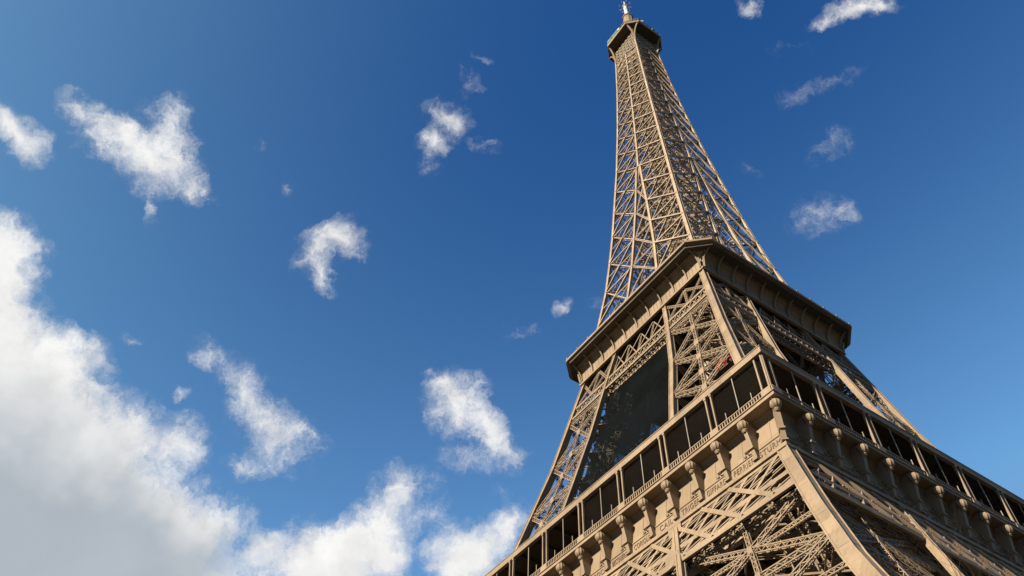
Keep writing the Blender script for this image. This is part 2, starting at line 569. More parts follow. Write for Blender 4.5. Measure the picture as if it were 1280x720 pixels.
def pol(zs, fx, fy, sx, sy, scale=1.0):
    """Square box girder following the tower's curve; its outer faces lie at fx, fy."""
    rings = []
    for z in zs:
        s = cs(z) * scale
        x, y = fx(z, s), fy(z, s)
        rings.append([np.array((x - s / 2, y - s / 2, z)), np.array((x + s / 2, y - s / 2, z)), np.array((x + s / 2, y + s / 2, z)), np.array((x - s / 2, y + s / 2, z))])
    return rings

def flanges(mb, rings, w=0.16, proud=0.035):
    """Thin angle irons along a girder's four edges."""
    for j in range(4):
        for i in range(len(rings) - 1):
            c0 = sum(rings[i]) / 4
            c1 = sum(rings[i + 1]) / 4
            a, b = rings[i][j], rings[i + 1][j]
            a = a + (a - c0) * 0.02
            b = b + (b - c1) * 0.02
            mb.bar(a, b, w, w, (1.0, 0.0, 0.02))

ZLOW = [0, 10, 20, 28, 33.65, 38, 41.3, 44, 47, 50, 53, 55.5, 57.6, 62, 66, 70, 73, 76.6, 82, 87, 92, 97, 102, 107, 112.5]
LV_LOW = [1.5, 11, 21, 30, 38.5, 46.7]
LV_MID = [57.8, 64.0, 73.0, 82.4, 92.0, 102.0]

def gusset(mb, p, n, s):
    p = np.asarray(p, float)
    if abs(n[1]) > 0.5:
        mb.box(p + np.array(n) * 0.12, (s, 0.05, s * 1.15))
    else:
        mb.box(p + np.array(n) * 0.12, (0.05, s, s * 1.15))

def panel_face(mb, A, B, levels, n, W, D, mid=True, gus=True, midrow=False, fl=0.14, cross=False):
    n = np.asarray(n, float)
    for i in range(len(levels) - 1):
        z0, z1 = levels[i], levels[i + 1]
        a0, b0, a1, b1 = A(z0), B(z0), A(z1), B(z1)
        mb.lbeam(a0, b0, W, D, n, fl=fl, cross=cross)
        mb.lbeam(a0, b1, W, D, n, fl=fl, cross=cross)
        mb.lbeam(b0 - n * 0.1, a1 - n * 0.1, W, D, n, fl=fl, cross=cross)
        if mid:
            mb.lbeam((a0 + b0) / 2, (a1 + b1) / 2, W * 0.85, D, n, fl=fl * 0.9)
        if midrow:
            zm = (z0 + z1) / 2
            mb.lbeam(A(zm), B(zm), W * 0.7, D * 0.6, n, fl=fl * 0.9)
        if gus:
            k = 0.55 if z0 < 50 else 0.9
            gusset(mb, (a0 + b0 + a1 + b1) / 4 + n * D / 2, n, k)
            gusset(mb, (a0 + b0) / 2 + n * D / 2, n, k)
            for q in (a0, b0):
                gusset(mb, q + n * D / 2, n, k)
    mb.lbeam(A(levels[-1]), B(levels[-1]), W, D, n, fl=fl)

def make_pillar(sx, sy, full):
    """One of the four legs, from the plinths up to the second platform."""
    mb = MB()
    V = lambda x, y, z: np.array((sx * x, sy * y, z))
    deep = lambda z: 1.6 if z < 50 else 0.45
    fo = lambda z, s: hz(z) - s / 2
    fi = lambda z, s: gz(z) + s / 2
    ins = 0.45
    hh = lambda z: hz(z) - deep(z)
    gg = lambda z: gz(z) + ins
    faces = [
        (lambda z: V(gg(z), hh(z), z), lambda z: V(hh(z), hh(z), z), (0, sy, 0), True),
        (lambda z: V(hh(z), gg(z), z), lambda z: V(hh(z), hh(z), z), (sx, 0, 0), True),
        (lambda z: V(gg(z), gg(z), z), lambda z: V(hh(z), gg(z), z), (0, -sy, 0), False),
        (lambda z: V(gg(z), gg(z), z), lambda z: V(gg(z), hh(z), z), (-sx, 0, 0), False),
    ]
    for A, B, n, outer in faces:
        for lv in (LV_LOW, LV_MID):
            panel_face(mb, A, B, lv, n, (0.6 if lv is LV_MID else 0.5) if outer else 0.5, 0.32 if outer else 0.0, fl=(0.12 if lv is LV_MID else 0.10), mid=outer, gus=outer, midrow=(lv is LV_LOW and outer), cross=not outer and lv is LV_MID)
        # short bays between the last full panel and the second platform
        z0, z1, z2 = 106.0, 112.0, 109.0
        a0, b0, a1, b1 = A(z0), B(z0), A(z1), B(z1)
        c0, c1 = (a0 + b0) / 2, (a1 + b1) / 2
        nn = np.asarray(n, float)
        for p, q in ((a0, c1), (c0, a1), (c0, b1), (b0, c1), (c0, c1)):
            mb.lbeam(p, q, 0.4, 0.25, nn, fl=0.1)
        if outer and abs(nn[0]) > 0.5:                  # finer secondary bracing in each half panel below the first platform
            for i in range(2, len(LV_LOW) - 1):
                zz = np.linspace(LV_LOW[i], LV_LOW[i + 1], 5)
                for a in range(4):
                    for b in range(4):
                        p00 = A(zz[a]) + (B(zz[a]) - A(zz[a])) * b / 4 - nn * .35
                        p01 = A(zz[a]) + (B(zz[a]) - A(zz[a])) * (b + 1) / 4 - nn * .35
                        p10 = A(zz[a + 1]) + (B(zz[a + 1]) - A(zz[a + 1])) * b / 4 - nn * .35
                        p11 = A(zz[a + 1]) + (B(zz[a + 1]) - A(zz[a + 1])) * (b + 1) / 4 - nn * .35
                        if (a + b) % 2:
                            mb.bar(p00, p11, 0.13, 0.2, nn)
                        else:
                            mb.bar(p01, p10, 0.13, 0.2, nn)
                    mb.bar(A(zz[a]) - nn * .4, B(zz[a]) - nn * .4, 0.12, 0.2, nn)
    # inside: horizontal diaphragms, lift tracks, stairs
    for z in LV_LOW[1:] + LV_MID:
        q = [V(gg(z), gg(z), z), V(hh(z), gg(z), z), V(hh(z), hh(z), z), V(gg(z), hh(z), z)]
        for a, b in ((0, 2), (1, 3), (0, 1), (3, 0)):
            mb.lbeam(q[a], q[b], 0.5, 0, (0, 0, 1), fl=0.12)
        m01, m12, m23, m30 = (q[0] + q[1]) / 2, (q[1] + q[2]) / 2, (q[2] + q[3]) / 2, (q[3] + q[0]) / 2
        for a, b in ((m01, m12), (m12, m23), (m23, m30), (m30, m01), (m01, m23), (m12, m30)):
            mb.bar(a, b, 0.2, 0.2, (0, 0, 1))
    if full:
        zs = [1.5 + i * 3.1 for i in range(36)]
        cen = lambda z, ox, oy: V((hz(z) + gz(z)) / 2 + ox, (hz(z) + gz(z)) / 2 + oy, z)
        for ox, oy in ((-1.6, 0.6), (0.6, -1.6), (1.8, 2.4), (2.4, 1.8), (-2.6, -1.4), (-1.4, -2.6)):
            for z0, z1 in ((1.5, 57.6), (57.6, 108)):
                mb.lbeam(cen(z0, ox, oy), cen(z1, ox, oy), 0.9, 0.0, (sx, -sy, 0.3), fl=0.16, pitch=1.1, cross=True)
        for i in range(len(zs) - 1):
            z0, z1 = zs[i], zs[i + 1]
            s = 1 if i % 2 else -1
            a, b = cen(z0, -2.8 * s, 2.8 * s), cen(z1, 2.8 * s, -2.8 * s)
            mb.bar(a, b, 1.0, 0.14, (0, 0, 1))
            mb.bar(a + np.array((0, 0, 1.0)), b + np.array((0, 0, 1.0)), 0.06, 0.06, (0, 0, 1))
            mb.bar(b + V(-.6, -.6, 0) * 1, b + V(.6, .6, 0), 1.3, 0.12, (0, 0, 1))
            # secondary wind bracing of the lift shaft
            for (u, v) in ((1.5, -3.4), (-3.4, 1.5)):
                zc = z1
                mb.bar(cen(z0, u, v), cen(zc, v, u), 0.13, 0.13, (sx, sy, 0.2))
                mb.bar(cen(z0, u - 1.0, v + 1.0), cen(z0, u + 1.2, v - 1.2), 0.11, 0.11, (0, 0, 1))
    pil = mb.build('pillar', M_LAT, tower)
    for k, (fx, fy) in enumerate(((fo, fo), (fi, fo), (fo, fi), (fi, fi))):
        g = MB()
        for zz, wide in (([z for z in ZLOW if z <= 53], 1.0 if k == 0 else 0.45), ([z for z in ZLOW if z >= 53], 1.0 if k == 0 else 0.78)):
            r = pol(zz, lambda z, s, f=fx: sx * f(z, s), lambda z, s, f=fy: sy * f(z, s), sx, sy, wide)
            g.loft(r)
            flanges(g, r)
        for z in np.arange(4, 112, 5.2):                     # splice plates
            wide = 1.0 if k == 0 else (0.45 if z < 52.5 else 0.78)
            g.loft(pol([z - 0.55, z + 0.55], lambda z, s, f=fx: sx * f(z, s / 1.03), lambda z, s, f=fy: sy * f(z, s / 1.03), sx, sy, 1.03 * wide))
        g.build('corner_girder', M_IRON, pil)
        pl = MB()
        x, y = sx * fx(0, 1.25), sy * fy(0, 1.25)
        pl.loft([[np.array((x + a * w, y + b * w, z)) for a, b in ((-1, -1), (1, -1), (1, 1), (-1, 1))] for z, w in ((-0.2, 3.0), (1.0, 2.8), (1.2, 2.0), (2.6, 1.6))])
        pl.build('plinth', M_STONE, pil)
    return pil

make_pillar(1, -1, True)
make_pillar(-1, -1, True)
make_pillar(1, 1, True)
make_pillar(-1, 1, True)

# ------------------------------------------------------------------ first platform
FW = 34.0         # frieze wall
GW = 35.4         # gallery edge
Z_FR0, Z_FR1 = 53.1, 58.15
Z_DECK = 58.65
CONS = [30.6 - 4.009 * i for i in range(17)]
POSTS = [26.9 - 7.95 * i for i in range(8)]
NAMES = (["JAMIN", "GAY-LUSSAC", "FIZEAU", "SCHNEIDER", "LE CHATELIER", "BERTHIER", "BARRAL", "DE DION", "GOUIN", "JOUSSELIN", "BROCA", "BECQUEREL", "CORIOLIS", "CAIL", "TRIGER", "GIFFARD", "PERRIER", "STURM"],
         ["CAUCHY", "BELGRAND", "REGNAULT", "FRESNEL", "DE PRONY", "VICAT", "EBELMEN", "COULOMB", "POINSOT", "FOUCAULT", "DELAUNAY", "MORIN", "HAUY", "COMBES", "THENARD", "ARAGO", "POISSON", "MONGE"])

def sheet(mb, prof, x0, x1, n0=None):
    """A plate that follows the profile [(y, z), ...], x0 to x1 (each may vary along the profile)."""
    k = len(prof)
    vs = []
    for i, (y, z) in enumerate(prof):
        a = x0[i] if isinstance(x0, list) else x0
        b = x1[i] if isinstance(x1, list) else x1
        vs += [np.array((a, y, z)), np.array((b, y, z))]
    mb.add(vs, [(2 * i, 2 * i + 1, 2 * i + 3, 2 * i + 2) for i in range(k - 1)])

def make_frieze(face, detail):
    mb = MB()
    # wall with a cove that curls out under the gallery
    prof = [(-FW, Z_FR0), (-FW, 54.45), (-FW + 0.42, 57.1)]
    for i in range(1, 9):
        t = i / 8 * math.pi / 2
        prof.append((-FW + 0.42 - 0.5 * (1 - math.cos(t)), 57.1 + 1.0 * math.sin(t)))
    sheet(mb, prof, [y for y, z in prof], [-y for y, z in prof])
    # raised name band with mouldings
    e = FW + (0.06 if face % 2 == 0 else -0.04)
    mb.box((0, -FW - 0.02, 53.85), (2 * e, 0.12, 1.25))
    mb.box((0, -FW - 0.07, 54.5), (2 * e + (0.2 if face % 2 == 0 else -0.08), 0.2, 0.10))
    # mid-bay seams
    xs = [32.6] + [(CONS[i] + CONS[i + 1]) / 2 for i in range(16)]
    for x in xs:
        for i in range(1, len(prof) - 1):
            mb.bar((x, prof[i][0] - 0.02, prof[i][1]), (x, prof[i + 1][0] - 0.02, prof[i + 1][1]), 0.10, 0.05, (0, 1, 0.01))
    fr = mb.turned(face).build('frieze', M_PLATE, tower)
    # corner strut of the frieze
    co = MB()
    c = [(FW - 0.15, Z_FR0 - 0.4), (FW, 55.6), (FW + 0.35, 57.2), (FW + 0.95, 58.05)]
    for i in range(3):
        (a, z0), (b, z1) = c[i], c[i + 1]
        co.bar((a, -a, z0), (b, -b, z1), 0.55, 0.55, (1, -1, 0.01))
    co.turned(face).build('corner_strut', M_IRON, fr)
    if not detail:
        return
    # scroll console with its ball
    cm = MB()
    w = 0.23
    pr = [(0.5, 58.1), (-1.25, 58.1), (-1.28, 57.0), (-1.12, 56.4), (-0.80, 54.75), (-0.92, 54.7), (-0.92, 54.5), (-0.74, 54.45), (-0.60, 53.8), (-0.45, 53.2), (0.1, 53.15), (0.1, 54.6)]
    cm.loft([[np.array((-w, y, z)) for y, z in pr], [np.array((w, y, z)) for y, z in pr]])
    cm.box((0, -0.46, 54.6), (0.62, 0.98, 0.2))
    cm.box((0, -0.36, 53.3), (0.62, 0.72, 0.14))
    # ball with gadroons, collar below it
    zc, yc, R = 57.38, -1.24, 0.58
    K = 20
    rings = []
    for j in range(1, 10):
        ph = math.pi * j / 10
        rr = R * math.sin(ph)
        rings.append([np.array((rr * (1 + 0.06 * (1 if a % 2 else -1)) * math.cos(2 * math.pi * a / K), yc + rr * (1 + 0.06 * (1 if a % 2 else -1)) * math.sin(2 * math.pi * a / K), zc - R * math.cos(ph))) for a in range(K)])
    cm.loft(rings)
    cm.loft([[np.array((r * math.cos(2 * math.pi * a / 14), -1.12 + r * math.sin(2 * math.pi * a / 14), z)) for a in range(14)] for r, z in ((0.22, 56.5), (0.36, 56.72), (0.28, 56.9), (0.24, 57.05))])
    # floodlight on a bracket
    lm = MB()
    R_ = np.array(Matrix.Rotation(math.radians(-35), 3, 'X'))
    lm.box((0, -0.34, 54.95), (0.5, 0.26, 0.36), R_)
    lm.box((0, -0.2, 54.68), (0.10, 0.36, 0.08))
    lm.box((-0.5, -0.16, 54.7), (0.3, 0.22, 0.2))
    protoc = protol = None
    for x in CONS:
        rot = Matrix.Rotation(face * math.pi / 2, 4, 'Z')
        if protoc is None:
            protoc = cm.build('console', M_PLATE, fr)
            protol = lm.build('floodlight', M_LAMP, fr)
            oc, ol = protoc, protol
        else:
            oc, ol = protoc.copy(), protol.copy()
            for o in (oc, ol):
                COL.objects.link(o)
                o.parent = fr
        sgn = -1 if face == 0 else 1
        oc.matrix_local = rot @ Matrix.Translation((x if face == 0 else -x, -FW, 0))
        ol.matrix_local = rot @ Matrix.Translation(((x if face == 0 else -x) - 0.95, -FW, 0))
    oc = protoc.copy()                        # the console on the corner
    COL.objects.link(oc)
    oc.parent = fr
    if face == 0:
        oc.matrix_local = Matrix.Translation((FW, -FW, 0)) @ Matrix.Rotation(math.pi / 4, 4, 'Z')
    else:
        oc.matrix_local = Matrix.Translation((FW, FW, 0)) @ Matrix.Rotation(3 * math.pi / 4, 4, 'Z')
    # the names
    edges = [34.0] + CONS
    names = NAMES[face][::-1] if face == 0 else NAMES[face]
    for i, nm in enumerate(names):
        a = edges[i] if i < len(edges) else edges[-1]
        b = edges[i + 1] if i + 1 < len(edges) else -34.0
        if a - b < 2:
            continue
        xm = (a + b) / 2
        cu = bpy.data.curves.new('name', 'FONT')
        cu.body = nm
        cu.size = 0.95
        cu.align_x = 'CENTER'
        cu.extrude = 0.03
        cu.space_character = 1.1
        ob = bpy.data.objects.new('name', cu)
        COL.objects.link(ob)
        bpy.context.view_layer.update()
        wd = ob.dimensions.x
        me = bpy.data.meshes.new_from_object(ob.evaluated_get(bpy.context.evaluated_depsgraph_get()))
        bpy.data.objects.remove(ob)
        me.materials.clear()
        me.materials.append(M_LETTER)
        o = bpy.data.objects.new('name_lettering', me)
        COL.objects.link(o)
        o.parent = fr
        sc = min(1.0, 2.9 / max(wd, 0.01))
        rot = Matrix.Rotation(face * math.pi / 2, 4, 'Z')
        o.matrix_local = rot @ Matrix.Translation((xm if face == 0 else -xm, -FW - 0.115, 53.52)) @ Matrix.Rotation(math.pi / 2, 4, 'X') @ Matrix.Diagonal((sc, 1, 1, 1))

def make_gallery(face, detail):
    mb = MB()
    od = face % 2
    mb.box((0, -GW + 0.9, 58.4), (2 * GW - 3.604 * od, 1.8, 0.5))             # floor edge
    mb.box((0, -GW - 0.05, 58.62), (2 * GW + 0.26 - 0.33 * od, 0.16, 0.10))
    mb.box((0, -GW + 0.25, 64.85), (2 * GW - 1.004 * od, 0.5, 0.9))           # roof beam
    mb.box((0, -GW - 0.02, 65.26), (2 * GW + 0.14 - 0.21 * od, 0.1, 0.1))
    ga = mb.turned(face).build('gallery', M_IRON, tower)
    rf = MB()
    rf.add([np.array(q, float) for q in ((-GW + .3, -GW + .3, 65.22), (GW - .3, -GW + .3, 65.22), (24, -24, 65.5), (-24, -24, 65.5), (-GW + .3, -GW + .3, 65.1), (GW - .3, -GW + .3, 65.1), (24, -24, 65.3), (-24, -24, 65.3))],
           [(0, 1, 2, 3), (7, 6, 5, 4)])
    for x in np.arange(-32, 33, 4):
        rf.box((x, -30, 64.95), (0.25, 9.5, 0.45))
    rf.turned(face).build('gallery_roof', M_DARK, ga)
    wl = MB()
    wl.box((0, -28.6, 61.6), (57.2, 0.3, 6.9))
    wl.turned(face).build('pavilion_wall', M_WALL, ga)
    if not detail:
        return
    sg = 1 if face == 0 else -1
    bal = MB()
    bal.box((0, -GW + 0.06, 59.42), (2 * GW - 0.3 * od, 0.14, 0.10))
    bal.box((0, -GW + 0.06, 58.78), (2 * GW - 0.3 * od, 0.10, 0.08))
    x = -GW + 0.2
    while x < GW:
        bal.box((x, -GW + 0.06, 59.1), (0.13, 0.07, 0.58))
        x += 0.36
    for x in POSTS + [34.6]:
        bal.box((sg * x, -GW + 0.05, 59.1), (1.25, 0.2, 0.72))
    bal.turned(face).build('balustrade', M_IRON, ga)
    def post(mbx, nm):
        return mbx.turned(face).build(nm, M_IRON, ga)
    for x in POSTS:
        for d in (-0.42, 0.42):
            p = MB()
            p.box((sg * x + d, -GW + 0.22, 61.5), (0.19, 0.26, 5.9))
            p.box((sg * x + d, -GW + 0.22, 64.25), (0.34, 0.40, 0.3))
            post(p, 'gallery_post')
    for x in (34.0, 34.95):
        p = MB()
        p.box((sg * x, -GW + 0.35, 61.5), (0.2, 0.24, 5.9))
        post(p, 'gallery_post')
    mids = [(POSTS[i] + POSTS[i + 1]) / 2 for i in range(7)] + [30.6]
    for x in mids:
        for o, w, z, h in ((0, 0.10, 61.5, 5.9), (-1.9, 0.09, 59.9, 1.5), (1.9, 0.09, 59.9, 1.5)):
            st = MB()
            st.box((sg * (x + o), -GW + 0.3, z), (w, w, h))
            st.turned(face).build('screen_stanchion', M_STAN, ga)
    if face == 0:
        lv = MB()
        z = 59.5
        while z < 64.4:
            lv.bar((3.2, -GW + 0.62, z), (34.9, -GW + 0.62, z), 0.17, 0.04, (0, -0.6, 0.8))
            z += 0.34
        lv.build('louvre_screen', M_LOUVRE, ga)

def make_belt(face):
    """Deep lattice girder under the frieze."""
    mb = MB()
    n = (0, -1, 0)
    H = lambda z: -(hz(z) - 0.3)
    P = lambda x, z, o=0.0: np.array((x, H(z) + o, z))
    L = 33.4
    mb.box((0, -FW - 0.12, 52.85), (2 * FW + 0.98 - 1.52 * (face % 2), 0.75, 0.42))
    zt, zm, zb = 52.6, 48.7, 46.7
    for z, w in ((zt - .15, .35), (zm, 0.42), (zb + .25, 0.34), (zb - .2, 0.34)):
        e = hz(z) - 0.9
        mb.bar(P(-e, z), P(e, z), w, 0.3, n)
    for x0 in (-18.0, 18.0):                                        # solid posts at the inner girders
        mb.bar(P(x0, zt), P(x0 * 1.06, zb - .4), 0.75 if face % 2 == 0 else 0.4, 0.3, n)
        for z in (zt - .4, zb + .8):
            mb.box(P(x0 * (1 + .06 * (zt - z) / 6), z, -0.22), (2.0 if face % 2 == 0 else 0.9, 0.06, 1.1))
    def clip(xa, za, xb, zb_, w, d, off):
        lim = 34.0
        if max(abs(xa), abs(xb)) > lim + 2.5:
            return
        # keep inside the corner girder
        t1 = 1.0
        for k in range(20):
            q = xa + (xb - xa) * t1
            zz = za + (zb_ - za) * t1
            if abs(q) > hz(zz) - 1.0:
                t1 -= 0.05
        if abs(xa) > hz(za) - 1.0 or t1 <= 0.1:
            return
        mb.bar(P(xa, za, off), P(xa + (xb - xa) * t1, za + (zb_ - za) * t1, off), w, d, n)
    i = -10
    for i in range(-10, 11):
        x = i * 4.05 + 1.8
        s = 6.9
        clip(x, zt, x + s, zb, 0.46, 0.24, -0.12)                  # broad flats one way
        clip(x - 1.2, zt, x - 1.2 - 4.8, zb, 0.30, 0.26, 0.02)      # narrower ones the other way, set behind
        clip(x + .9, zt, x + .9 - 4.8, zb, 0.13, 0.24, 0.1)
    for z0 in np.arange(46.9, 52.5, 1.45):                           # pairs of slack-lying laces
        for i in range(-9, 9):
            x = i * 4.05
            if z0 + 0.9 < zt:
                for o in (0.0, 0.42):
                    clip(x, z0 + o, x + 4.05, z0 + o + 0.95, 0.10, 0.2, 0.06)
    # back plane of the box girder
    B = lambda x, z: np.array((x, H(z) + 2.4, z))
    for z in (zt, zb):
        e = hz(z) - 3
        mb.bar(B(-e, z), B(e, z), 0.5, 0.4, n)
    for i in range(-7, 8):
        x = i * 4.2
        mb.lbeam(B(x - 2.1, zb), B(x + 2.1, zt), 0.5, 0, n)
        mb.lbeam(B(x + 2.1, zb), B(x - 2.1, zt), 0.5, 0, n)
        mb.bar(P(x, zb), B(x + 2, zb), 0.16, 0.16, (0, 0, 1))
        mb.bar(P(x, zt - .3), B(x - 2, zt - .3), 0.16, 0.16, (0, 0, 1))
    return mb.turned(face).build('belt_girder', M_IRON, tower)

def make_arch(face):
    """The ornamental arch between the legs, with its fan lattice."""
    mb = MB()
    n = (0, -1, 0)
    ro, ri, zc = 37.2, 34.6, 2.0
    pts = []
    K = 60
    for i in range(K + 1):
        a = math.pi * (0.14 + 0.72 * i / K)
        pts.append((a, math.cos(a), math.sin(a)))
    def Q(r, c, s, o=0.0):
        z = zc + r * s * 1.18
        return np.array((r * c, -(hz(z) - 0.2) + o, z))
    for o in (0.0, 1.2):
        for i in range(K):
            a, b = pts[i], pts[i + 1]
            mb.bar(Q(ro, a[1], a[2], o), Q(ro, b[1], b[2], o), 0.35, 0.3, n)
            mb.bar(Q(ri, a[1], a[2], o), Q(ri, b[1], b[2], o), 0.35, 0.3, n)
            mb.bar(Q(ri, a[1], a[2], o), Q(ro, b[1], b[2], o), 0.12, 0.08, n)
            mb.bar(Q(ro, a[1], a[2], o), Q(ri, b[1], b[2], o), 0.12, 0.08, n)
    return mb.turned(face).build('arch', M_LAT, tower)

def first_deck():
    mb = MB()
    a, b, z0, z1 = 33.6, 13.0, 57.6, 58.1
    for k in range(4):
        q = MB()
        q.add([np.array(v, float) for v in ((-a, -a, z0), (a, -a, z0), (b, -b, z0), (-b, -b, z0), (-a, -a, z1), (a, -a, z1), (b, -b, z1), (-b, -b, z1))],
              [(3, 2, 1, 0), (4, 5, 6, 7), (2, 3, 7, 6)])
        for y in np.arange(-32, -13.5, 3.1):                   # deep floor beams
            q.lbeam((-abs(y) + .4, y, 56.4), (abs(y) - .4, y, 56.4), 2.0, 0, (0, 1, 0), fl=0.22, cross=True, pitch=2.0)
        for x in np.arange(-30, 31, 4.0):
            q.bar((x, -33.5, 57.2), (x, -max(14, abs(x)), 57.2), 0.3, 0.7, (1, 0, 0))
        q = q.turned(k)
        mb.add(q.v, q.f)
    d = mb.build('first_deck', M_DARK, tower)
first_deck()
for k in range(4):
    make_frieze(k, k < 2)
    make_gallery(k, k < 2)
    make_belt(k)
    make_arch(k)

# ------------------------------------------------------------------ girders under the second platform
def make_cross(face):
    mb = MB()
    n = (0, -1, 0)
    H = lambda z: -(hz(z) - 0.25)
    P = lambda x, z, o=0.0: np.array((x, H(z) + o, z))
    zb, zt = 103.1, 105.7
    for o in (0.0, 1.6):
        for z in (zb, zt):
            e = hz(z) - 0.8
            mb.bar(P(-e, z, o), P(e, z, o), 0.42, 0.35, n)
        e = hz(zt) - 1.0
        x = -e
        while x < e - 0.4:
            mb.bar(P(x, zb, o), P(x + 1.3, zt, o), 0.17, 0.08, n)
            mb.bar(P(x + 1.3, zb, o + .06), P(x, zt, o + .06), 0.17, 0.08, n)
            mb.bar(P(x, (zb + zt) / 2, o + .1), P(x + 1.3, (zb + zt) / 2, o + .1), 0.12, 0.08, n)
            if o == 0:
                mb.bar(P(x, zb), P(x, zb, 1.6), 0.12, 0.12, (0, 0, 1))
            x += 1.3
    # light bracing between the legs above the girder
    xs = [-7.0, -3.5, 0, 3.5, 7.0]
    for i in range(4):
        mb.bar(P(xs[i], zt), P(xs[i + 1], 112, .3), 0.2, 0.1, n)
        mb.bar(P(xs[i + 1], zt, .12), P(xs[i], 112, .42), 0.2, 0.1, n)
        mb.lbeam(P(xs[i], zt, .2), P(xs[i], 112, .5), 0.4, 0, n, fl=0.1)
    return mb.turned(face).build('cross_girder', M_LAT, tower)
def leg_sheet(face):
    '''Dark, partly see-through sheet that darkens the opening between two legs above the first platform.'''
    q = MB()
    rows = []
    for z in np.arange(65.4, 103.4, 2.0):
        y = -(hz(z) - 1.3)
        e = gz(z) - 0.35
        rows.append([np.array((-e + 2 * e * j / 16, y + 0.05 * math.sin(j * .8 + z * .4), z)) for j in range(17)])
    n = len(rows)
    q.add([p for r in rows for p in r], [(i * 17 + j, i * 17 + j + 1, (i + 1) * 17 + j + 1, (i + 1) * 17 + j) for i in range(n - 1) for j in range(16)])
    net = q.turned(face).build('dark_sheet', M_SHEET, tower)
leg_sheet(0)
for k in range(4):
    make_cross(k)

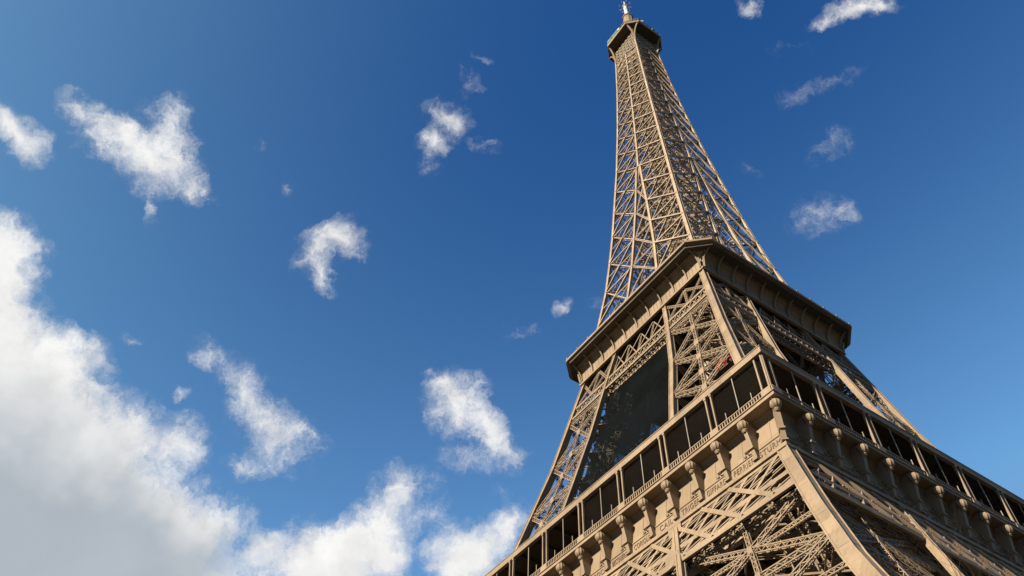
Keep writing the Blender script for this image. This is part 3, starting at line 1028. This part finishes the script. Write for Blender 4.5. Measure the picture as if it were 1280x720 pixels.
# ------------------------------------------------------------------ second platform
def second_platform():
    h2, c2, hr = 21.06, 3.4, 17.5
    z0, z1, zt = 112.7, 117.0, 117.5
    deck = MB()
    a = h2 - 0.5
    c = c2
    oct_ = [(a - c, -a), (a, -a + c), (a, a - c), (a - c, a), (-a + c, a), (-a, a - c), (-a, -a + c), (-a + c, -a)]
    deck.loft([[np.array((x, y, 116.4)) for x, y in oct_], [np.array((x, y, 116.9)) for x, y in oct_]])
    deck.loft([[np.array((sx * 17.0, sy * 17.0, z)) for sx, sy in ((-1, -1), (1, -1), (1, 1), (-1, 1))] for z in (113.2, 113.5)])
    for t in np.arange(-15, 16, 3.0):
        deck.bar((-17, t, 112.6), (17, t, 112.6), 1.0, 0.3, (0, 1, 0))
        deck.lbeam((t, -17, 111.5), (t, 17, 111.5), 1.6, 0, (1, 0, 0), fl=0.2, cross=True, pitch=1.7)
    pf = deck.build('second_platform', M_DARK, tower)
    prof = []
    for i in range(11):
        t = max(0, i - 1) / 9 * math.pi / 2
        prof.append((-(hr + (h2 - 0.35 - hr) * (1 - math.cos(t))), z0 + (1.9 if i else 0) + (z1 - z0 - 1.9) * math.sin(t)))
    arc = []                                     # the brackets keep a rounder curve than the plating behind them
    for i in range(13):
        t = max(0, i - 1) / 12 * math.pi / 2 * 1.02
        arc.append((-(hr + (h2 - 0.5 - hr) * (1 - math.cos(t))), z0 + (0.7 if i else 0) + (z1 - z0 - 0.9) * math.sin(min(t, 1.57))))
    # quarter-cove: steep below, running out flat under the edge
    for k in range(4):
        mb = MB()
        xe = [hr + (h2 - c2 - hr) * i / 10 for i in range(11)]
        sheet(mb, prof, [-v for v in xe], xe)
        # the corner's own facet
        base = mb.n
        ring = []
        for i in range(11):
            y = prof[i][0]
            ring.append((np.array((xe[i], y, prof[i][1])), np.array((-y, -xe[i], prof[i][1]))))
        mb.add([q for pr_ in ring for q in pr_], [(2 * i, 2 * i + 1, 2 * i + 3, 2 * i + 2) for i in range(10)])
        # seams of the plating
        for x in np.arange(-17, 17.2, 0.87):
            mb.bar((x, prof[0][0] - .01, prof[0][1]), (x, prof[3][0] - .01, prof[3][1]), 0.035, 0.03, (0, 1, .01))
        mb.turned(k).build('cove', M_PLATE if k == 0 else M_PLATE, pf)
        rg = MB()
        rg.box((0, -hr - 0.06, z0 - 0.22), (2 * hr + 0.62 - 1.02 * (k % 2), 0.5, 0.42))
        rg.bar((-hr - 0.3, -18.98, 116.02), (hr + 0.3, -18.98, 116.02), 0.11, 0.11, (0, 0, 1))
        e = h2 - c2
        rg.box((0, -h2 + 0.22, zt - 0.22), (2 * e, 0.44, 0.52))
        rg.bar((e, -h2 + .2, zt - .12), (h2 - .2, -e, zt - .22), 0.42, 0.5, (0, 0, 1))
        rg.turned(k).build('cornice', M_IRON, pf)
        rl = MB()
        for z in (118.0, 118.5, 118.9):
            rl.bar((-e, -h2 + 1.6, z), (e, -h2 + 1.6, z), 0.07, 0.07, (0, 0, 1))
            rl.bar((e, -h2 + 1.6, z), (h2 - 1.6, -e, z), 0.07, 0.07, (0, 0, 1))
        for x in np.arange(-17.4, 17.5, 1.74):
            rl.bar((x, -h2 + 1.6, 116.9), (x, -h2 + 1.6, 119.3), 0.09, 0.09, (0, 1, 0))
        for x in np.arange(-17.4, 17.5, 3.48):                    # small lamps along the edge
            rl.box((x, -h2 + 0.1, 117.75), (0.3, 0.3, 0.3))
        rl.turned(k).build('railing', M_IRON, pf)
        if k < 2:
            for j in range(11):
                x = -17.2 + 3.44 * j
                rb = MB()
                for i in range(12):
                    (y0, w0), (y1, w1) = arc[i], arc[i + 1]
                    f0, f1 = i / 12 * 1.57, (i + 1) / 12 * 1.57
                    rb.bar((x, y0 - 0.12 * math.cos(f0), w0 - 0.12 * math.sin(f0)), (x, y1 - 0.12 * math.cos(f1), w1 - 0.12 * math.sin(f1)), 0.24, 0.26, (0, 1, .3))
                    # web between the bracket's flange and the plating
                    if i < 11:
                        pa, pb = np.array((x, y0, w0 + .02)), np.array((x, y1, w1 + .02))
                        ca = np.array((x, max(y0 + .5, -hr), min(w0 + .35, z1)))
                        cb_ = np.array((x, max(y1 + .5, -hr), min(w1 + .35, z1)))
                        n_ = rb.n
                        rb.add([pa - (0.03, 0, 0), pb - (0.03, 0, 0), cb_ - (0.03, 0, 0), ca - (0.03, 0, 0), pa + (0.03, 0, 0), pb + (0.03, 0, 0), cb_ + (0.03, 0, 0), ca + (0.03, 0, 0)], MB.BOX)
                rb.turned(k).build('bracket', M_IRON, pf)
        cb = MB()
        for s in (-0.35, 0.35):
            cb.bar((hr + .1 + s * .7, -hr - .1 + s * .7, z0), (hr + .4 + s, -hr - .4 + s, z0 + 2.2), 0.3, 0.3, (1, -1, 0))
        cb.turned(k).build('corner_bracket', M_IRON, pf)
second_platform()

# ------------------------------------------------------------------ the shaft above
LV = [117.3, 128.7, 140.0, 150.4, 161.0, 171.2, 181.4, 191.3, 200.8, 209.8, 218.6, 226.8, 234.2, 240.8, 246.8, 252.2, 257.2, 262.0]
def shaft():
    n = np.array((0, -1.0, 0))
    mb = MB()
    I = 0.3
    for k in range(4):
        q = MB()
        H = lambda z: -(hz(z) - I)
        for i in range(len(LV) - 1):
            z0, z1 = LV[i], LV[i + 1]
            h0, h1 = hz(z0) - I, hz(z1) - I
            W = 0.52 if z0 < 190 else 0.42
            fl = 0.15 if z0 < 190 else 0.13
            for s in (-1, 1):
                g0, g1 = max(gz(z0), 0.0) + (0.35 if z0 < 182 else 0), max(gz(z1), 0.0) + (0.35 if z1 < 182 else 0)
                if z0 >= 181: g0 = 0.0
                if z1 >= 181: g1 = 0.0
                A0, B0 = np.array((s * g0, -h0, z0)), np.array((s * h0, -h0, z0))
                A1, B1 = np.array((s * g1, -h1, z1)), np.array((s * h1, -h1, z1))
                wd = 0.31 if z0 < 150 else 0.27
                q.bar(A0, B0, wd, 0.25, n)
                q.bar(A1 + n * .2, B0 + n * .2, wd, 0.45, n)
                q.bar(A0 - n * .2, B1 - n * .2, wd * 0.8, 0.4, n)
                q.lbeam(A0 - n * 1.1, B1 - n * 1.1, 0.4, 0, n, fl=.09, pitch=.9)
                q.lbeam(B0 - n * 1.2, A1 - n * 1.2, 0.4, 0, n, fl=.09, pitch=.9)
                # half-height tie and posts
                Am, Bm = (A0 + A1) / 2, (B0 + B1) / 2
                q.bar(Am - n * -.2, Bm - n * -.2, 0.2, 0.12, n)
                for P_ in ((A0, B0) if (s > 0 or z0 < 181) else (B0,)):
                    q.box(P_ + n * 0.2, (0.6, 0.05, 0.7))
                q.box((A0 + B0 + A1 + B1) / 4 + n * .16, (0.55, .05, .6))
                if z1 < 182:                                        # inner faces of each leg
                    C0, C1 = np.array((s * g0, -g0, z0)), np.array((s * g1, -g1, z1))
                    m = np.array((-s, 0.0, 0.0))
                    q.lbeam(A0, C1, 0.4, 0, m, fl=.12, pitch=.9)
                    q.lbeam(C0, A1, 0.4, 0, m, fl=.12, pitch=.9)
                    q.lbeam(A0, C0, 0.4, 0, m, fl=.12, pitch=.9)
            if z1 < 182:                                            # ties between neighbouring legs
                q.lbeam((-g0, -h0, z0), (g0, -h0, z0), .4, 0, n, fl=.12)
                q.lbeam((-g0, -h0 + .1, z0), (g1, -h1 + .1, z1), .34, 0, n, fl=.11)
                q.lbeam((g0, -h0 - .1, z0), (-g1, -h1 - .1, z1), .34, 0, n, fl=.11)
            # diaphragm
            q.bar((-h0, -h0, z0), (h0, h0, z0), 0.22, 0.22, (0, 0, 1))
            q.bar((0, -h0, z0), (h0, 0, z0), 0.2, 0.2, (0, 0, 1))
            q.bar((h0 * .5, -h0, z0), (h0 * .5, h0, z0), 0.2, 0.2, (0, 0, 1))
        # dense trellis under the summit
        for z0 in (252.2, 254.6, 257.0, 259.4, 261.8, 264.2, 266.6, 269.0, 271.4):
            h0, h1 = hz(z0) - I, hz(z0 + 2.4) - I
            for j in range(6):
                x0, x1 = -1 + j / 3, -1 + (j + 1) / 3
                q.bar((x0 * h0, -h0, z0), (x1 * h1, -h1, z0 + 2.4), 0.2, 0.08, n)
                q.bar((x1 * h0, -h0 + .05, z0), (x0 * h1, -h1 + .05, z0 + 2.4), 0.2, 0.08, n)
            q.bar((-h0, -h0 - .05, z0), (h0, -h0 - .05, z0), 0.3, 0.1, n)
        q = q.turned(k)
        mb.add(q.v, q.f)
    sh = mb.build('shaft', M_SHAFT, tower)
    zs = [112.5] + LV + [266.0, 275.0]
    for sx, sy in ((1, -1), (-1, -1), (1, 1), (-1, 1)):
        g = MB()
        r = pol(zs, lambda z, s: sx * (hz(z) - s / 2), lambda z, s: sy * (hz(z) - s / 2), sx, sy)
        g.loft(r)
        flanges(g, r, w=0.1)
        g.build('corner_girder', M_SHAFT, sh)
        zz = [z for z in zs if z <= 181.5]
        for fx, fy in ((1, 0), (0, 1)):
            g = MB()
            r = pol(zz, lambda z, s: sx * ((hz(z) - s / 2) if fx else (gz(z) + s / 2)), lambda z, s: sy * ((hz(z) - s / 2) if fy else (gz(z) + s / 2)), sx, sy, 0.85)
            g.loft(r)
            flanges(g, r, w=0.09)
            g.build('inner_girder', M_SHAFT, sh)
    for k in range(4):
        g = MB()
        z3 = [z for z in zs if z >= 181.0 and z < 263]
        r = pol(z3, lambda z, s: 0.0, lambda z, s: -(hz(z) - s / 2), 1, 1, 0.85)
        g.loft(r)
        flanges(g, r, w=0.09)
        g.turned(k).build('middle_girder', M_SHAFT, sh)
    # lift shaft and stairs up the middle
    co = MB()
    w = 1.9
    for z0 in np.arange(117, 268, 3.0):
        z1 = z0 + 3.0
        for a, b in (((w, -w), (w, w)), ((w, w), (-w, w)), ((-w, w), (-w, -w)), ((-w, -w), (w, -w))):
            A0, B0 = np.array((*a, z0)), np.array((*b, z0))
            A1, B1 = np.array((*a, z1)), np.array((*b, z1))
            nn = (a[0] + b[0], a[1] + b[1], 0)
            co.bar(A0, A1, 0.35, 0.35, nn)
            co.bar(A0, B0, 0.18, 0.18, nn)
            co.bar(A0, B1, 0.14, 0.1, nn)
            co.bar(B0, A1, 0.14, 0.1, nn)
        sgn = 1 if int(z0 / 3) % 2 else -1
        hh = min(hz(z0) - 1.2, 4.6)
        if hh > 2.6:
            for sx, sy in ((1, 1), (-1, -1), (1, -1), (-1, 1)):
                co.bar((sx * hh, sy * (hh - 2.2 * (sgn > 0)), z0), (sx * hh, sy * (hh - 2.2 * (sgn < 0)), z1), 0.7, 0.12, (0, 0, 1))
                co.bar((sx * w, sy * w, z0), (sx * hh, sy * hh, z1), 0.13, 0.13, (0, 0, 1))
    co.build('lift_shaft', M_LAT, sh)
shaft()

# ------------------------------------------------------------------ summit
def summit():
    h, c = 8.08, 3.24
    e = h - c
    octa = lambda r, cc, z: [np.array(q, float) for q in ((r - cc, -r, z), (r, -r + cc, z), (r, r - cc, z), (r - cc, r, z), (-r + cc, r, z), (-r, r - cc, z), (-r, -r + cc, z), (-r + cc, -r, z))]
    mb = MB()
    mb.loft([octa(h - .15, c, 274.2), octa(h - .15, c, 274.7)])
    mb.loft([octa(4.4, .6, 264.6), octa(4.4, .6, 274.3)])
    sp = mb.build('summit_platform', M_DARK, tower)
    rim = MB()
    o = octa(h, c, 274.75)
    for i in range(8):
        a, b = o[i], o[(i + 1) % 8]
        rim.bar(a, b, 0.35, 1.1, (0, 0, 1))
        nrm = (a + b) / 2
        for z in (1.5, 2.1, 2.7):
            rim.bar(a + np.array((0, 0, z)), b + np.array((0, 0, z)), 0.07, 0.07, (0, 0, 1))
        for t in np.linspace(0, 1, 7):
            p = a + (b - a) * t
            rim.bar(p, p + np.array((0, 0, 2.8)), 0.09, 0.09, nrm)
    rim.build('cornice', M_IRON, sp)
    for k in range(4):
        for s in (0, 1):
            ar = MB()
            pts = []
            tgt = np.array((e, -h, 274.3)) if s == 0 else np.array((h, -e, 274.3))
            st = np.array((hz(264) - .2, -hz(264) + .2, 263.8))
            for i in range(9):
                t = i / 8 * math.pi / 2
                pts.append(st + (tgt - st) * np.array((1 - math.cos(t), 1 - math.cos(t), math.sin(t))))
            for i in range(8):
                ar.bar(pts[i], pts[i + 1], 0.42, 0.5, (1, -1, 0.2))
            ar.turned(k).build('bracket', M_IRON, sp)
    cab = MB()
    cab.loft([octa(6.9, 2.6, 274.8), octa(6.9, 2.6, 278.6)])
    cab.loft([octa(7.3, 2.8, 278.6), octa(7.2, 2.8, 279.0), octa(5.0, 1.9, 280.5)])
    cab.loft([octa(4.6, 1.8, 280.5), octa(4.4, 1.7, 286)])
    cab.loft([octa(4.9, 1.9, 286), octa(4.8, 1.9, 286.4), octa(3.0, 1.2, 290)])
    cab.build('cabin', M_LAT, sp)
    net = MB()
    for (a, b) in ((6, 7), (7, 0)):
        oo = octa(h - .05, c, 275.4)
        p, q = oo[a], oo[b] if b else oo[0]
        if a == 7:
            continue
        net.bar((p + q) / 2 + np.array((0, 0, 1.2)) - (q - p) / 2, (p + q) / 2 + np.array((0, 0, 1.2)) + (q - p) / 2, 2.4, 0.06, (-1, -1, 0))
    pq = octa(h - .02, c, 275.4)
    net.add([pq[7] + np.array((.0, 0, 0.3)), pq[0] * np.array((0.35, 1, 1)) + np.array((0, 0, .3)), pq[0] * np.array((0.35, 1, 1)) + np.array((0, 0, 3.0)), pq[7] + np.array((0, 0, 3.6))], [(0, 1, 2, 3)])
    net.build('netting', M_TEAL, sp)
    dm = MB()
    circ = lambda r, z: [np.array((r * math.cos(2 * math.pi * a / 20), r * math.sin(2 * math.pi * a / 20), z)) for a in range(20)]
    dm.loft([circ(3.0, 290), circ(2.7, 292), circ(1.8, 293), circ(1.7, 303.5), circ(2.05, 303.7), circ(2.05, 304.3), circ(1.4, 305.2), circ(0.8, 306.2)])
    for a in range(10):
        t = 2 * math.pi * a / 10
        dm.bar((1.75 * math.cos(t), 1.75 * math.sin(t), 293), (1.75 * math.cos(t), 1.75 * math.sin(t), 303.5), 0.16, 0.2, (math.cos(t), math.sin(t), 0))
    ma = dm.build('campanile', M_IRON, sp)
    ms = MB()
    ms.loft([circ(0.75, 306), circ(0.72, 316.5), circ(1.05, 316.7), circ(1.05, 317.1), circ(0.3, 317.3), circ(0.16, 322.5)])
    mast = ms.build('antenna_mast', M_WHITE, tower)
    an = MB()
    for a in range(8):
        t = 2 * math.pi * a / 8 + .3
        d = np.array((math.cos(t), math.sin(t), 0))
        for z, r in ((316.9, 2.3), (313.2, 1.5)):
            an.bar(d * .6 + np.array((0, 0, z)), d * r + np.array((0, 0, z + .2)), 0.09, 0.09, (0, 0, 1))
            an.bar(d * r + np.array((0, 0, z - .5)), d * r + np.array((0, 0, z + 1.1)), 0.12, 0.12, d)
    an.build('aerial', M_IRON, mast)
    wh = MB()
    for a in range(14):
        t = 2 * math.pi * a / 14
        r = 7.4 / max(abs(math.cos(t)), abs(math.sin(t)), 0.8)
        r = min(r, 7.9)
        p = np.array((r * math.cos(t), r * math.sin(t), 275))
        wh.bar(p, p + np.array((0, 0, random.uniform(3.2, 6.5))), 0.07, 0.07, (1, .3, 0))
        if a % 2:
            wh.box(p + np.array((0, 0, 3.4)), (.45, .45, .5))
    wh.build('aerial', M_WHITE, sp)
    for a in range(12):                                         # drum aerials round the rim
        t = 2 * math.pi * (a + .35) / 12
        r = min(8.3, 8.1 / max(abs(math.cos(t)), abs(math.sin(t)), 0.82))
        dr = MB()
        u = np.array((math.cos(t), math.sin(t), 0))
        p = u * r + np.array((0, 0, 276.2 + 0.9 * (a % 3)))
        dr.tube([p - u * .35, p + u * .35], 0.42 + 0.1 * (a % 2), 12)
        dr.bar(p - np.array((0, 0, 1.2 + 0.9 * (a % 3))) - u * .45, p + np.array((0, 0, 1.2)) - u * .45, 0.12, 0.12, u)
        dr.build('drum_aerial', M_WHITE if a % 2 else M_IRON, sp)
summit()

# ------------------------------------------------------------------ things in the near leg, and the tree in front
def service_deck():
    mb = MB()
    mb.box((19.6, -21.9, 80.92), (7.6, 3.6, 0.16))
    for x in (16.4, 19.6, 22.6):
        mb.bar((x, -24.4, 80.7), (x, -12.6, 80.7), 0.3, 0.4, (0, 0, 1))
    mb.build('service_deck', M_DARK, tower)

def machine():
    r = empty('machine', (21.7, -22.3, 81.0))
    tag(r, 'bright red machine behind the lattice of the near leg, just above the gallery roof', 'machine')
    f = MB()
    for x in (-1.9, 0.2, 2.0):
        for y in (-0.8, 0.8):
            f.box((x, y, 0.75), (0.22, 0.22, 1.5))
    for y in (-0.8, 0.8):
        for z in (0.1, 0.85, 1.5):
            f.bar((-1.9, y, z), (2.0, y, z), 0.2, 0.2, (0, 1, 0))
        f.bar((-1.9, y, 0.1), (0.2, y, 1.5), 0.16, 0.16, (0, 1, 0))
    f.build('frame', M_RED, r)
    def drum(name, x, rad, wd, z):
        d = MB()
        k = 22
        prof = [(-wd / 2, rad), (-wd / 2 + .12, rad), (-wd / 2 + .14, rad * .78), (wd / 2 - .14, rad * .78), (wd / 2 - .12, rad), (wd / 2, rad)]
        d.loft([[np.array((x + rr * math.cos(2 * math.pi * a / k), yy, z + rr * math.sin(2 * math.pi * a / k))) for a in range(k)] for yy, rr in prof])
        d.build(name, M_RED, r)
    drum('drum', -1.2, 1.05, 1.5, 1.2)
    drum('drum', 1.35, 1.0, 1.5, 1.7)

def cream_tank():
    r = empty('tank', (17.3, -22.0, 81.0))
    tag(r, 'upright cream cylinder standing beside the red machine behind the lattice', 'tank')
    t = MB()
    k = 20
    ci = lambda rr, z: [np.array((rr * math.cos(2 * math.pi * a / k), rr * math.sin(2 * math.pi * a / k), z)) for a in range(k)]
    t.loft([ci(.5, 0.3), ci(.62, .45), ci(.62, 4.8), ci(.5, 5.05), ci(.2, 5.2)])
    t.build('shell', M_CREAM, r)
    b = MB()
    for z in (1.2, 2.5, 3.9):
        b.loft([ci(.66, z), ci(.66, z + .12)])
    for a in range(4):
        x, y = .5 * math.cos(a * 1.57 + .8), .5 * math.sin(a * 1.57 + .8)
        b.box((x, y, 0.2), (.12, .12, .5))
    b.build('hoop', M_IRON, r)

service_deck()
machine()
cream_tank()

def bare_tree(x, y):
    rnd = random.Random(9)
    root = empty('bare_tree', (x, y, 0))
    tag(root, 'leafless tree with thin brown twigs in front of the tower leg', 'tree')
    tr, tw = MB(), MB()
    def grow(p, d, ln, rad, depth):
        pts = [np.array(p)]
        rr = [rad]
        d = np.array(d)
        n = 5
        for i in range(n):
            d = d + np.array([rnd.gauss(0, .13), rnd.gauss(0, .13), rnd.gauss(0.03, .07)])
            d = d / math.sqrt(d @ d)
            pts.append(pts[-1] + d * ln / n)
            rr.append(rad * (1 - 0.55 * (i + 1) / n))
        (tr if depth < 2 else tw).tube(pts, rr, 7 if depth < 2 else 4)
        if depth >= 5:
            return
        kids = (6, 5, 5, 4, 3)[depth]
        for j in range(kids):
            i = 2 + (j % 4) if depth else 3 + (j % 3)
            a = rnd.uniform(0, 2 * math.pi)
            sp = rnd.uniform(0.25, 0.62)
            v = d + np.array([math.cos(a) * sp, math.sin(a) * sp, rnd.uniform(-.1, .45)])
            v = v / math.sqrt(v @ v)
            grow(pts[i], v, ln * rnd.uniform(.52, .72), rr[i] * 0.62, depth + 1)
    grow((0, 0, 0), (-0.05, 0.02, 1), 4.55, 0.19, 0)
    tr.build('trunk', M_BARK, root, smooth=True)
    tw.build('twigs', M_BARK, root)
    print('TREE', max(q[2] for q in tw.v), min(q[0] for q in tw.v), max(q[0] for q in tw.v))

bare_tree(63.3, -74.7)
